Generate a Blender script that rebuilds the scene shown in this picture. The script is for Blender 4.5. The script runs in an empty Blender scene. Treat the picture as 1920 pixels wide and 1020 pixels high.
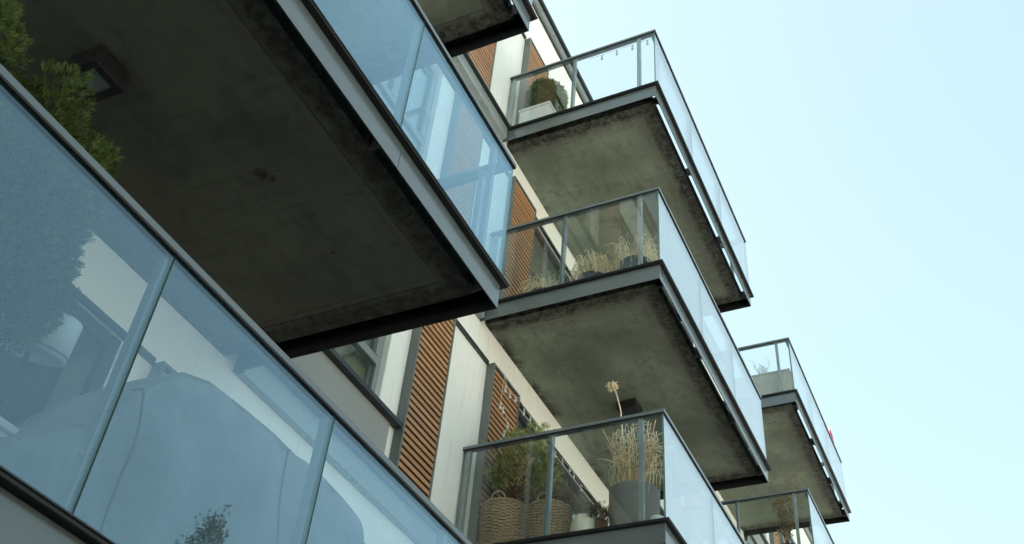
import bpy, math, random
import numpy as np
from mathutils import Vector, Matrix

random.seed(7); rng = np.random.default_rng(7)
sc = bpy.context.scene
COL = sc.collection
R = math.radians

# ------------------------------------------------------------------ camera
cam_d = bpy.data.cameras.new('camera')
cam_d.sensor_width = 36.0
cam_d.lens = 36.0 * 1947.32 / 1920.0
cam_d.clip_start = 0.05
cam_d.clip_end = 2000.0
cam = bpy.data.objects.new('camera', cam_d)
COL.objects.link(cam)
RW = Matrix(((0.42453796, -0.90207116, 0.07768612),
             (0.62797996, 0.23155818, -0.74298181),
             (0.65223361, 0.36420931, 0.66478785)))
RB = Matrix(((1, 0, 0), (0, -1, 0), (0, 0, -1))) @ RW
cam.matrix_world = Matrix.Translation((0, 0, 1.6)) @ RB.transposed().to_4x4()
sc.camera = cam

# ------------------------------------------------------------------ world, sun, exposure
SUN_EL, SUN_AZ = 50.0, 16.0          # azimuth clockwise from +Y
SKY = 0.087
world = bpy.data.worlds.new('World')
sc.world = world
world.use_nodes = True
wn = world.node_tree
wn.nodes.clear()
sky = wn.nodes.new('ShaderNodeTexSky')
sky.sky_type = 'NISHITA'
sky.sun_disc = False
sky.sun_elevation = R(SUN_EL)
sky.sun_rotation = R(SUN_AZ)
sky.altitude = 50
sky.air_density = 1.0
sky.dust_density = 0.6
sky.ozone_density = 1.0
hsv = wn.nodes.new('ShaderNodeHueSaturation')
hsv.inputs['Saturation'].default_value = 1.0
hsv.inputs['Hue'].default_value = 0.482
tint = wn.nodes.new('ShaderNodeMix'); tint.data_type = 'RGBA'; tint.blend_type = 'MULTIPLY'
tint.inputs[0].default_value = 1.0; tint.inputs[7].default_value = (0.875, 0.97, 0.92, 1)
bg = wn.nodes.new('ShaderNodeBackground')
bg.inputs['Strength'].default_value = SKY
wo = wn.nodes.new('ShaderNodeOutputWorld')
gam = wn.nodes.new('ShaderNodeGamma'); gam.inputs['Gamma'].default_value = 0.4
wn.links.new(sky.outputs[0], gam.inputs['Color'])
wn.links.new(gam.outputs[0], hsv.inputs['Color'])
wn.links.new(hsv.outputs[0], tint.inputs[6])
wn.links.new(tint.outputs[2], bg.inputs['Color'])
wn.links.new(bg.outputs[0], wo.inputs['Surface'])

sun_d = bpy.data.lights.new('sun', 'SUN')
sun_d.energy = 5.0
sun_d.angle = R(0.5)
sun_d.color = (1.0, 0.96, 0.90)
sun = bpy.data.objects.new('sun', sun_d)
COL.objects.link(sun)
to_sun = Vector((math.sin(R(SUN_AZ)) * math.cos(R(SUN_EL)), math.cos(R(SUN_AZ)) * math.cos(R(SUN_EL)), math.sin(R(SUN_EL))))
sun.rotation_euler = (-to_sun).to_track_quat('-Z', 'Y').to_euler()
sun.location = (20, 30, 40)

sc.view_settings.view_transform = 'Standard'
sc.view_settings.look = 'None'
sc.view_settings.gamma = 1.0
sc.view_settings.exposure = 3.0
sc.view_settings.use_curve_mapping = False
sc.cycles.max_bounces = 12
sc.cycles.transparent_max_bounces = 40
sc.cycles.diffuse_bounces = 5
sc.cycles.glossy_bounces = 5
sc.cycles.caustics_reflective = False
sc.cycles.caustics_refractive = False

# ------------------------------------------------------------------ materials
def new_mat(name):
    m = bpy.data.materials.new(name); m.use_nodes = True
    nt = m.node_tree
    return m, nt, nt.nodes['Principled BSDF'], nt.nodes, nt.links

def M_(nt, op, a, b=None, c=None, clamp=False):
    n = nt.nodes.new('ShaderNodeMath'); n.operation = op; n.use_clamp = clamp
    for i, v in enumerate((a, b, c)):
        if v is None: continue
        if isinstance(v, (int, float)): n.inputs[i].default_value = v
        else: nt.links.new(v, n.inputs[i])
    return n.outputs[0]

def mixc(nt, fac, a, b, mode='MIX'):
    n = nt.nodes.new('ShaderNodeMix'); n.data_type = 'RGBA'; n.blend_type = mode
    if isinstance(fac, (int, float)): n.inputs[0].default_value = fac
    else: nt.links.new(fac, n.inputs[0])
    for i, v in ((6, a), (7, b)):
        if isinstance(v, tuple): n.inputs[i].default_value = (*v, 1) if len(v) == 3 else v
        else: nt.links.new(v, n.inputs[i])
    return n.outputs[2]

def noise(nt, scale, detail=4, rough=0.55, vec=None, w=None, dist=0.0):
    n = nt.nodes.new('ShaderNodeTexNoise')
    n.inputs['Scale'].default_value = scale
    n.inputs['Detail'].default_value = detail
    n.inputs['Roughness'].default_value = rough
    n.inputs['Distortion'].default_value = dist
    if vec is not None: nt.links.new(vec, n.inputs['Vector'])
    if w is not None:
        n.noise_dimensions = '4D'; nt.links.new(w, n.inputs['W'])
    return n.outputs['Fac']

def mapr(nt, v, a, b, c=0.0, d=1.0, smooth=False):
    n = nt.nodes.new('ShaderNodeMapRange')
    n.interpolation_type = 'SMOOTHSTEP' if smooth else 'LINEAR'
    n.inputs[1].default_value = a; n.inputs[2].default_value = b
    n.inputs[3].default_value = c; n.inputs[4].default_value = d
    nt.links.new(v, n.inputs[0])
    return n.outputs[0]

def coords(nt):
    t = nt.nodes.new('ShaderNodeTexCoord')
    return t.outputs['Object']

def scalev(nt, vec, s, add=(0, 0, 0)):
    n = nt.nodes.new('ShaderNodeMapping')
    n.inputs['Scale'].default_value = s
    n.inputs['Location'].default_value = add
    nt.links.new(vec, n.inputs['Vector'])
    return n.outputs[0]

def bump(nt, bsdf, h, strength=0.2, dist=0.01):
    b = nt.nodes.new('ShaderNodeBump')
    b.inputs['Strength'].default_value = strength
    b.inputs['Distance'].default_value = dist
    nt.links.new(h, b.inputs['Height'])
    nt.links.new(b.outputs[0], bsdf.inputs['Normal'])

def simple(name, col, rough=0.6, metal=0.0, var=0.12, nscale=12.0, bmp=0.0, bscale=80.0, trans=0.0, spec=None):
    m, nt, b, N, L = new_mat(name)
    c = coords(nt)
    n = noise(nt, nscale, 5, 0.6, c)
    lo = tuple(x * (1 - var) for x in col); hi = tuple(min(1, x * (1 + var)) for x in col)
    L.new(mixc(nt, mapr(nt, n, 0.3, 0.7), lo, hi), b.inputs['Base Color'])
    b.inputs['Roughness'].default_value = rough
    b.inputs['Metallic'].default_value = metal
    if spec is not None: b.inputs['Specular IOR Level'].default_value = spec
    if bmp:
        bump(nt, b, noise(nt, bscale, 4, 0.6, c), bmp)
    return m

def concrete(name, spots=(), k=1.0):
    m, nt, b, N, L = new_mat(name)
    c = coords(nt)
    oi = nt.nodes.new('ShaderNodeObjectInfo')
    w = M_(nt, 'MULTIPLY', oi.outputs['Random'], 37.0)
    big = noise(nt, 0.9, 4, 0.6, c, w)
    med = noise(nt, 4.0, 6, 0.65, scalev(nt, c, (1, 2.2, 1)), w, 0.6)
    fine = noise(nt, 60, 3, 0.6, c, w)
    col = mixc(nt, mapr(nt, big, 0.3, 0.7, smooth=True), (0.130 * k, 0.162 * k, 0.120 * k), (0.285 * k, 0.335 * k, 0.255 * k))
    col = mixc(nt, mapr(nt, med, 0.48, 0.72, 0, 0.75), col, (0.105 * k, 0.125 * k, 0.090 * k))
    col = mixc(nt, mapr(nt, fine, 0.3, 0.7, 0, 0.25), col, (0.12, 0.12, 0.10))
    sep = nt.nodes.new('ShaderNodeSeparateXYZ'); L.new(c, sep.inputs[0])
    x, y = sep.outputs[0], sep.outputs[1]
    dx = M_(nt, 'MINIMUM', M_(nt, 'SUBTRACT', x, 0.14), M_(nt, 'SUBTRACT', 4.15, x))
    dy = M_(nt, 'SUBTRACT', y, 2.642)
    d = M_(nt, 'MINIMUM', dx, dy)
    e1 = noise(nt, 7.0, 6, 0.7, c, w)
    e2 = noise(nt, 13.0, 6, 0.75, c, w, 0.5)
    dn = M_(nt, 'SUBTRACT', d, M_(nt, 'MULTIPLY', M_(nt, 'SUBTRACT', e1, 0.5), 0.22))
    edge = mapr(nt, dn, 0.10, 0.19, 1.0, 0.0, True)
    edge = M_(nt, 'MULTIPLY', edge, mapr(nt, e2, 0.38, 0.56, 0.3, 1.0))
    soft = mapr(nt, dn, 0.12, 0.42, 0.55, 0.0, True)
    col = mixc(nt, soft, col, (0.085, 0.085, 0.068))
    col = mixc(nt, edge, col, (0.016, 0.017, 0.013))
    # damp along the wall, in patches
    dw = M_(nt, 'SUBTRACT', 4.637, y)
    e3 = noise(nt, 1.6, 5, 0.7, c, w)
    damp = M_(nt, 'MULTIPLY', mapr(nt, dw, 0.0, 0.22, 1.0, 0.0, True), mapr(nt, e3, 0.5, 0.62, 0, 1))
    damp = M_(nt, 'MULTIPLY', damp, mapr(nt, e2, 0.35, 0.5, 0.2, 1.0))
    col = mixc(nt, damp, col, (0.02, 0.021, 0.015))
    # blotches
    bl = noise(nt, 3.1, 7, 0.75, scalev(nt, c, (1.6, 1.0, 1), (3, 8, 0)), w, 0.8)
    col = mixc(nt, mapr(nt, bl, 0.60, 0.66, 0, 0.6), col, (0.085 * k, 0.085 * k, 0.06 * k))
    # formwork streaks running out from the wall, and small black pits
    fs_ = noise(nt, 5.0, 5, 0.7, scalev(nt, c, (3.2, 0.35, 1), (1, 4, 0)), w, 0.3)
    col = mixc(nt, mapr(nt, fs_, 0.56, 0.70, 0, 0.5), col, (0.10 * k, 0.11 * k, 0.08 * k))
    ls_ = noise(nt, 6.0, 4, 0.7, scalev(nt, c, (0.45, 3.0, 1), (7, 1, 0)), w, 0.2)
    col = mixc(nt, mapr(nt, ls_, 0.58, 0.72, 0, 0.18), col, (0.36 * k, 0.38 * k, 0.30 * k))
    pt = noise(nt, 34.0, 2, 0.5, c, w)
    col = mixc(nt, M_(nt, 'MULTIPLY', mapr(nt, pt, 0.74, 0.77, 0, 1), mapr(nt, bl, 0.46, 0.56, 0, 1)), col, (0.02, 0.02, 0.015))
    for (sx, sy, sr, sc_) in spots:
        vx = M_(nt, 'SUBTRACT', x, sx); vy = M_(nt, 'SUBTRACT', y, sy)
        dd = M_(nt, 'SQRT', M_(nt, 'ADD', M_(nt, 'MULTIPLY', vx, vx), M_(nt, 'MULTIPLY', vy, vy)))
        dd = M_(nt, 'ADD', dd, M_(nt, 'MULTIPLY', M_(nt, 'SUBTRACT', e2, 0.5), sr * 3.2))
        col = mixc(nt, mapr(nt, dd, sr * 0.35, sr * 0.8, 0.9, 0.0), col, sc_)
    L.new(col, b.inputs['Base Color'])
    b.inputs['Roughness'].default_value = 0.85
    h = M_(nt, 'ADD', M_(nt, 'MULTIPLY', med, 0.6), M_(nt, 'MULTIPLY', fine, 0.3))
    bump(nt, b, h, 0.35, 0.006)
    return m

def render_wall(name, col, streak=0.5):
    m, nt, b, N, L = new_mat(name)
    c = coords(nt)
    big = noise(nt, 0.8, 4, 0.6, c)
    fine = noise(nt, 130, 3, 0.6, c)
    st = noise(nt, 9.0, 4, 0.7, scalev(nt, c, (3.0, 1.0, 0.12)))
    cc = mixc(nt, mapr(nt, big, 0.3, 0.7), tuple(x * 0.93 for x in col), tuple(min(1, x * 1.04) for x in col))
    cc = mixc(nt, mapr(nt, st, 0.56, 0.78, 0, streak), cc, (0.28, 0.27, 0.22))
    cc = mixc(nt, mapr(nt, fine, 0.35, 0.65, 0.0, 0.16), cc, tuple(x * 0.7 for x in col))
    L.new(cc, b.inputs['Base Color'])
    b.inputs['Roughness'].default_value = 0.9
    bump(nt, b, fine, 0.25, 0.004)
    return m

def painted(name, col, rough=0.35, metal=0.0, spec=0.5):
    m, nt, b, N, L = new_mat(name)
    c = coords(nt)
    n1 = noise(nt, 2.2, 5, 0.6, c); n2 = noise(nt, 45, 3, 0.6, c); n3 = noise(nt, 160, 2, 0.5, c)
    cc = mixc(nt, mapr(nt, n1, 0.3, 0.7), tuple(x * 0.90 for x in col), tuple(x * 1.06 for x in col))
    cc = mixc(nt, mapr(nt, n3, 0.74, 0.82, 0, 0.08), cc, tuple(min(1, x * 1.8) for x in col))
    L.new(cc, b.inputs['Base Color'])
    L.new(mapr(nt, n1, 0.3, 0.7, rough * 0.85, rough * 1.2), b.inputs['Roughness'])
    b.inputs['Specular IOR Level'].default_value = spec
    b.inputs['Metallic'].default_value = metal
    return m

def wood(name):
    m, nt, b, N, L = new_mat(name)
    c = coords(nt)
    oi = nt.nodes.new('ShaderNodeObjectInfo')
    sep = nt.nodes.new('ShaderNodeSeparateXYZ'); L.new(c, sep.inputs[0])
    idx = M_(nt, 'FLOOR', M_(nt, 'MULTIPLY', sep.outputs[2], 1.0 / 0.0705))
    wnz = nt.nodes.new('ShaderNodeTexWhiteNoise'); wnz.noise_dimensions = '2D'
    cmb = nt.nodes.new('ShaderNodeCombineXYZ'); L.new(idx, cmb.inputs[0]); L.new(oi.outputs['Random'], cmb.inputs[1])
    L.new(cmb.outputs[0], wnz.inputs['Vector'])
    g = noise(nt, 6.0, 6, 0.7, scalev(nt, c, (1.2, 14, 14)))
    cc = mixc(nt, wnz.outputs['Value'], (0.40, 0.195, 0.080), (0.54, 0.29, 0.135))
    cc = mixc(nt, mapr(nt, g, 0.35, 0.7, 0.0, 0.55), cc, (0.33, 0.15, 0.06))
    wz = noise(nt, 1.7, 4, 0.6, c, M_(nt, 'MULTIPLY', oi.outputs['Random'], 19.0))
    cc = mixc(nt, mapr(nt, wz, 0.42, 0.68, 0.0, 0.5), cc, (0.30, 0.215, 0.145))
    L.new(cc, b.inputs['Base Color'])
    b.inputs['Roughness'].default_value = 0.55
    bump(nt, b, g, 0.15, 0.003)
    return m

def glass(name, f0=0.1, tint=(0.90, 0.95, 0.94), dust=0.02, gtint=(1, 1, 1), pw=3.0):
    """flat pane: straight-through transmission plus a mirror share that grows towards grazing angles"""
    m, nt, b, N, L = new_mat(name)
    N.remove(b)
    geo = N.new('ShaderNodeNewGeometry')
    dot = N.new('ShaderNodeVectorMath'); dot.operation = 'DOT_PRODUCT'
    L.new(geo.outputs['Incoming'], dot.inputs[0]); L.new(geo.outputs['Normal'], dot.inputs[1])
    cs = M_(nt, 'ABSOLUTE', dot.outputs['Value'])
    sch = M_(nt, 'POWER', M_(nt, 'SUBTRACT', 1.0, cs), pw)
    F = M_(nt, 'ADD', M_(nt, 'MULTIPLY', sch, 1.0 - f0), f0, clamp=True)
    tr = N.new('ShaderNodeBsdfTransparent'); tr.inputs[0].default_value = (*[t ** 0.5 for t in tint], 1)
    gl = N.new('ShaderNodeBsdfGlossy'); gl.inputs['Roughness'].default_value = 0.0
    gl.inputs[0].default_value = (*gtint, 1)
    mx = N.new('ShaderNodeMixShader'); L.new(F, mx.inputs[0]); L.new(tr.outputs[0], mx.inputs[1]); L.new(gl.outputs[0], mx.inputs[2])
    df = N.new('ShaderNodeBsdfDiffuse'); df.inputs[0].default_value = (0.55, 0.6, 0.62, 1)
    c = coords(nt)
    n1 = noise(nt, 1.3, 6, 0.65, c); n2 = noise(nt, 70, 3, 0.6, c)
    dd = M_(nt, 'ADD', mapr(nt, n1, 0.3, 0.75, dust * 0.4, dust * 1.6), mapr(nt, n2, 0.74, 0.84, 0.0, dust * 1.2))
    mx2 = N.new('ShaderNodeMixShader'); L.new(dd, mx2.inputs[0]); L.new(mx.outputs[0], mx2.inputs[1]); L.new(df.outputs[0], mx2.inputs[2])
    L.new(mx2.outputs[0], N['Material Output'].inputs[0])
    return m

def leafmat(name, dark, light, dead=None, rough=0.55):
    m, nt, b, N, L = new_mat(name)
    c = coords(nt)
    geo = N.new('ShaderNodeNewGeometry')
    n1 = noise(nt, 9.0, 3, 0.6, c)
    f = M_(nt, 'ADD', M_(nt, 'MULTIPLY', geo.outputs['Random Per Island'], 0.45), M_(nt, 'MULTIPLY', mapr(nt, n1, 0.38, 0.64), 0.55))
    cc = mixc(nt, f, dark, light)
    if dead:
        n2 = noise(nt, 5.0, 3, 0.6, c)
        cc = mixc(nt, mapr(nt, n2, 0.55, 0.62, 0, 0.9), cc, dead)
    L.new(cc, b.inputs['Base Color'])
    b.inputs['Roughness'].default_value = rough
    b.inputs['Specular IOR Level'].default_value = 0.25
    tl = N.new('ShaderNodeBsdfTranslucent'); L.new(cc, tl.inputs[0])
    mx = N.new('ShaderNodeMixShader'); mx.inputs[0].default_value = 0.3
    L.new(b.outputs[0], mx.inputs[1]); L.new(tl.outputs[0], mx.inputs[2])
    L.new(mx.outputs[0], N['Material Output'].inputs[0])
    return m

MAT = dict(
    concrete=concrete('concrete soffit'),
    concrete_rust=concrete('concrete soffit with rust spots', ((3.50, 3.31, 0.035, (0.045, 0.022, 0.010)), (2.79, 3.34, 0.06, (0.022, 0.015, 0.010)), (2.84, 3.30, 0.04, (0.02, 0.014, 0.010))), 0.38),  # rust spots, plus a darker base with the near soffit's shade in its colour
    cream=render_wall('cream render', (0.85, 0.865, 0.81)),
    grey_render=render_wall('grey render', (0.32, 0.34, 0.33), 0.15),
    steel=painted('grey painted steel', (0.23, 0.265, 0.26), 0.28),
    fascia=painted('fascia steel', (0.112, 0.138, 0.140), 0.2, 0.0, 0.9),
    shutter_steel=painted('shutter frame steel', (0.13, 0.145, 0.135), 0.4),
    dark_steel=painted('charcoal painted steel', (0.022, 0.032, 0.036), 0.4),
    post=painted('post steel', (0.27, 0.31, 0.32), 0.25),
    rail=painted('handrail steel', (0.16, 0.19, 0.20), 0.2),
    black=simple('black metal', (0.004, 0.006, 0.007), 0.6),
    wood=wood('cedar slats'),
    gfront=glass('front guard glass', 0.095, (0.72, 0.85, 0.90), 0.008, (0.68, 0.88, 1.0)),
    gfront2=glass('outer guard glass', 0.15, (0.92, 0.97, 0.97), 0.01, (1.0, 1.0, 1.0), 2.3),
    gside=glass('side guard glass', 0.035, (0.93, 0.97, 0.95), 0.005, (1, 1, 1), 4.2),
    gedge=simple('glass edge', (0.10, 0.20, 0.17), 0.2),
    gwin=glass('window glass', 0.10, (0.75, 0.85, 0.82), 0.01),
    interior=simple('dark room', (0.012, 0.014, 0.016), 0.9),
    curtain=simple('linen curtain', (0.55, 0.52, 0.42), 0.9),
    white=simple('white plastic', (0.72, 0.73, 0.72), 0.4, var=0.05),
    fabric=simple('grey cover fabric', (0.18, 0.19, 0.195), 0.75, var=0.3, nscale=2.2, bmp=0.9, bscale=3.5),
    dark_fabric=simple('charcoal cushion', (0.035, 0.04, 0.045), 0.9),
    wicker=simple('wicker', (0.42, 0.325, 0.215), 0.7, var=0.5, nscale=60),
    soil=simple('soil', (0.05, 0.035, 0.025), 0.95),
    planter_grey=simple('grey planter', (0.18, 0.185, 0.18), 0.6, var=0.1, nscale=8, bmp=0.1),
    planter_pale=simple('pale grey planter', (0.42, 0.42, 0.38), 0.7, var=0.08),
    pot_dark=simple('anthracite pot', (0.018, 0.022, 0.026), 0.4),
    pot_cream=simple('cream pot', (0.66, 0.62, 0.50), 0.6),
    straw=simple('dried straw', (0.72, 0.55, 0.32), 0.75, var=0.3, nscale=25),
    straw_pale=simple('pale dried grass', (0.82, 0.68, 0.46), 0.75, var=0.3, nscale=25),
    twig=simple('twig bark', (0.12, 0.085, 0.06), 0.85, var=0.3, nscale=30),
    bark=simple('tree bark', (0.10, 0.085, 0.07), 0.9, var=0.3, nscale=6, bmp=0.4, bscale=20),
    thuja=leafmat('thuja green', (0.007, 0.020, 0.006), (0.175, 0.235, 0.05)),
    conifer=leafmat('olive conifer', (0.12, 0.17, 0.05), (0.56, 0.60, 0.22), (0.45, 0.29, 0.20)),
    box=leafmat('box green', (0.012, 0.035, 0.006), (0.19, 0.30, 0.045)),
    heather=leafmat('faded heather', (0.16, 0.13, 0.09), (0.42, 0.32, 0.26)),
    herb=leafmat('grey green herb', (0.09, 0.12, 0.06), (0.32, 0.36, 0.22)),
    dead=leafmat('dead brown leaves', (0.05, 0.032, 0.02), (0.16, 0.10, 0.055)),
    gold=leafmat('yellowing leaves', (0.16, 0.12, 0.05), (0.40, 0.30, 0.12)),
    street=leafmat('street tree green', (0.006, 0.014, 0.008), (0.022, 0.04, 0.02)),
    bulb=simple('clear bulb', (0.62, 0.63, 0.60), 0.15, var=0.03),
    bulbcap=simple('bulb cap', (0.5, 0.5, 0.47), 0.5),
    cable=simple('white cable', (0.6, 0.6, 0.56), 0.6),
    frosted=simple('frosted lamp glass', (0.20, 0.24, 0.235), 0.3, var=0.03),
    red=simple('red canvas', (0.60, 0.08, 0.12), 0.8),
    asphalt=simple('asphalt', (0.052, 0.052, 0.054), 0.9, var=0.25, nscale=3, bmp=0.3, bscale=150),
    paving=simple('paving', (0.26, 0.25, 0.235), 0.85, var=0.15, nscale=4, bmp=0.2, bscale=60),
    plaza=simple('pale gravel', (0.44, 0.44, 0.405), 0.95, var=0.2, nscale=1.5),
    earth=simple('bare earth', (0.085, 0.078, 0.065), 0.95, var=0.3, nscale=2),
    hillside=simple('wooded hillside', (0.115, 0.108, 0.088), 0.95, var=0.3, nscale=.3),  # dark colour of the added hill, keeps its bounce low
    grass=simple('lawn soil', (0.05, 0.075, 0.025), 0.95, var=0.3, nscale=2),
    kerb=simple('kerb stone', (0.32, 0.31, 0.30), 0.8),
    paint=simple('road paint', (0.75, 0.75, 0.72), 0.7),
    metal=simple('galvanised bracket', (0.07, 0.075, 0.075), 0.45, metal=0.5),
)

# ------------------------------------------------------------------ mesh helpers
class MB:
    def __init__(s): s.v = []; s.f = []; s.sm = []
    def add(s, vs, fs, smooth=False):
        o = len(s.v); s.v.extend([tuple(v) for v in vs])
        s.f.extend([tuple(i + o for i in f) for f in fs]); s.sm.extend([smooth] * len(fs))
        return s
    def box(s, x0, x1, y0, y1, z0, z1):
        vs = [(x, y, z) for z in (z0, z1) for y in (y0, y1) for x in (x0, x1)]
        return s.add(vs, [(0, 2, 3, 1), (4, 5, 7, 6), (0, 1, 5, 4), (2, 6, 7, 3), (0, 4, 6, 2), (1, 3, 7, 5)])
    def quad(s, a, b, c, d): return s.add([a, b, c, d], [(0, 1, 2, 3)])
    def lathe(s, prof, cx, cy, cz, n=32, closed=False, sx=1, sy=1):
        vs = []; fs = []
        for (r, z) in prof:
            for i in range(n):
                a = 2 * math.pi * i / n
                vs.append((cx + r * math.cos(a) * sx, cy + r * math.sin(a) * sy, cz + z))
        for j in range(len(prof) - 1):
            for i in range(n):
                k = (i + 1) % n
                fs.append((j * n + i, j * n + k, (j + 1) * n + k, (j + 1) * n + i))
        if closed:
            fs.append(tuple(range(n - 1, -1, -1))); m = (len(prof) - 1) * n; fs.append(tuple(range(m, m + n)))
        return s.add(vs, fs, True)
    def tube(s, pts, r0, r1=None, n=5, caps=True):
        pts = [Vector(p) for p in pts]
        if r1 is None: r1 = r0
        m = len(pts); vs = []; fs = []
        t0 = (pts[1] - pts[0]).normalized()
        ref = Vector((0, 0, 1)) if abs(t0.z) < 0.9 else Vector((1, 0, 0))
        u = t0.cross(ref).normalized()
        for i, p in enumerate(pts):
            t = (pts[min(i + 1, m - 1)] - pts[max(i - 1, 0)])
            t = t.normalized() if t.length > 1e-9 else t0
            u = (u - t * u.dot(t)); u = u.normalized() if u.length > 1e-6 else t.orthogonal().normalized()
            w = t.cross(u)
            r = r0 + (r1 - r0) * i / (m - 1)
            for k in range(n):
                a = 2 * math.pi * k / n
                vs.append(p + u * (r * math.cos(a)) + w * (r * math.sin(a)))
        for i in range(m - 1):
            for k in range(n):
                l = (k + 1) % n
                fs.append((i * n + k, i * n + l, (i + 1) * n + l, (i + 1) * n + k))
        if caps:
            fs.append(tuple(range(n - 1, -1, -1))); fs.append(tuple(range((m - 1) * n, m * n)))
        return s.add(vs, fs, True)
    def blade(s, pts, w0, w1):
        """flat ribbon leaf along a curve"""
        pts = [Vector(p) for p in pts]; m = len(pts); vs = []
        side = Vector((random.uniform(-1, 1), random.uniform(-1, 1), 0.2)).normalized()
        for i, p in enumerate(pts):
            w = w0 + (w1 - w0) * i / (m - 1)
            t = (pts[min(i + 1, m - 1)] - pts[max(i - 1, 0)]).normalized()
            d = t.cross(side); d = d.normalized() if d.length > 1e-5 else side
            vs += [p - d * w, p + d * w]
        return s.add(vs, [(2 * i, 2 * i + 1, 2 * i + 3, 2 * i + 2) for i in range(m - 1)])
    def mesh(s, name, mats, off=(0, 0, 0)):
        me = bpy.data.meshes.new(name)
        o = Vector(off)
        me.from_pydata([tuple(Vector(v) - o) for v in s.v], [], s.f)
        if not isinstance(mats, (list, tuple)): mats = [mats]
        for m in mats: me.materials.append(m)
        me.polygons.foreach_set('use_smooth', s.sm)
        me.update()
        return me

def base_of(parent):
    p = Vector((0, 0, 0))
    while parent is not None:
        p += parent.location; parent = parent.parent
    return p

def link(name, me, parent=None, loc=(0, 0, 0)):
    o = bpy.data.objects.new(name, me); COL.objects.link(o)
    o.location = loc
    if parent is not None: o.parent = parent
    return o

def part(name, mb, mat, parent, bevel=0.0, label=None):
    """a mesh given in world coordinates, stored relative to its parent's origin"""
    o = link(name, mb.mesh(name, mat, base_of(parent)), parent)
    if bevel:
        b = o.modifiers.new('bevel', 'BEVEL'); b.width = bevel; b.segments = 2; b.limit_method = 'ANGLE'
    if label: o['label'] = label
    return o

def thing(name, label, cat, loc, group=None):
    o = bpy.data.objects.new(name, None); COL.objects.link(o)
    o.location = loc; o.empty_display_size = 0.2
    o['label'] = label; o['category'] = cat
    if group: o['group'] = group
    return o

def copies(o, parent, dloc):
    c = o.copy(); COL.objects.link(c); c.parent = parent; c.location = Vector(dloc)
    for ch in o.children:
        g = ch.copy(); COL.objects.link(g); g.parent = c
    return c

# ------------------------------------------------------------------ setting
def struct(name, mb, mat):
    o = link(name, mb.mesh(name, mat)); o['kind'] = 'structure'; return o

struct('ground', MB().quad((-900, -900, 0), (900, -900, 0), (900, 900, 0), (-900, 900, 0)), MAT['plaza'])
struct('pavement', MB().box(-60, 120, 1.2, 4.6, 0.004, 0.13), MAT['paving'])
struct('road', MB().quad((-60, -5.8, 0.006), (120, -5.8, 0.006), (120, 1.04, 0.006), (-60, 1.04, 0.006)), MAT['asphalt'])
k = MB()
for i in range(90):
    k.box(-60 + i * 2, -60 + i * 2 + 1.99, 1.04, 1.198, 0.002, 0.125)
struct('kerb', k, MAT['kerb'])
k = MB()
for i in range(45):
    k.quad((-60 + i * 4, -2.45, 0.010), (-58 + i * 4, -2.45, 0.010), (-58 + i * 4, -2.32, 0.010), (-60 + i * 4, -2.32, 0.010))
struct('road_marking', k, MAT['paint'])
def ridge(name, y0, y1, y2, y3, h, mat, amp, step):
    m = MB(); vs = []; fs = []; n = 120; prof = [(y0, 0.0), (y1, h * .9), ((y1 + y2) / 2, h), (y2, h * .92), (y3, 0.0)]
    for i in range(n + 1):
        x = -160 + i * 400 / n
        for q, (y, z) in enumerate(prof):
            w = math.sin(x * step) * .6 + math.sin(x * step * 2.7 + 1) * .4
            vs.append((x, y + w * amp * .6, -0.05 + z * (1 + amp / max(h, 1) * w * .5)))
    for i in range(n):
        for q in range(4): fs.append((i * 5 + q, i * 5 + q + 1, (i + 1) * 5 + q + 1, (i + 1) * 5 + q))
    struct(name, m.add(vs, fs, True), mat)
ridge('embankment', -6.4, -8.6, -9.8, -12.0, 2.9, MAT['earth'], 0.3, .21)  # unseen bank, added to block ground bounce onto the near wall
ridge('hill', -30, -38, -70, -110, 13.0, MAT['hillside'], 1.6, .06)  # unseen hill, added to cut low sky light on the near wall

# ------------------------------------------------------------------ building
YF = 4.637
X0, X1, ZT = -9.0, 34.0, 15.66
FL = [0.03, 3.03, 6.03, 9.03, 12.03]
bld = thing('apartment_building', 'cream rendered apartment block with cedar shutters and stacked glass fronted concrete balconies', 'building', (0, YF, 0))
doors = [(0.9, 3.46), (8.72, 11.2), (15.75, 18.3), (23.0, 25.5)]
windows = [(4.75, 6.16), (12.3, 13.7), (19.6, 21.0)]
opens = []
for f in FL:
    for a, b in doors: opens.append((a, b, f + 0.02, f + 2.36))
    for a, b in windows: opens.append((a, b, f + 0.65, f + 2.36))
xs = sorted({X0, X1, *[o[0] for o in opens], *[o[1] for o in opens]})
zs = sorted({0.0, ZT, *[round(o[2], 4) for o in opens], *[round(o[3], 4) for o in opens]})
wmb = MB()
for i in range(len(xs) - 1):
    for j in range(len(zs) - 1):
        cx, cz = (xs[i] + xs[i + 1]) / 2, (zs[j] + zs[j + 1]) / 2
        if any(o[0] < cx < o[1] and o[2] < cz < o[3] for o in opens): continue
        wmb.quad((xs[i], YF, zs[j]), (xs[i + 1], YF, zs[j]), (xs[i + 1], YF, zs[j + 1]), (xs[i], YF, zs[j + 1]))
D = 0.45
for (a, b, z0, z1) in opens:
    wmb.quad((a, YF, z0), (a, YF, z1), (a, YF + D, z1), (a, YF + D, z0))
    wmb.quad((b, YF, z1), (b, YF, z0), (b, YF + D, z0), (b, YF + D, z1))
    wmb.quad((a, YF, z1), (b, YF, z1), (b, YF + D, z1), (a, YF + D, z1))
    wmb.quad((a, YF, z0), (a, YF + D, z0), (b, YF + D, z0), (b, YF, z0))
YB = 17.0
wmb.quad((X0, YF, 0), (X0, YF, ZT), (X0, YB, ZT), (X0, YB, 0))
wmb.quad((X1, YF, 0), (X1, YB, 0), (X1, YB, ZT), (X1, YF, ZT))
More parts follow.
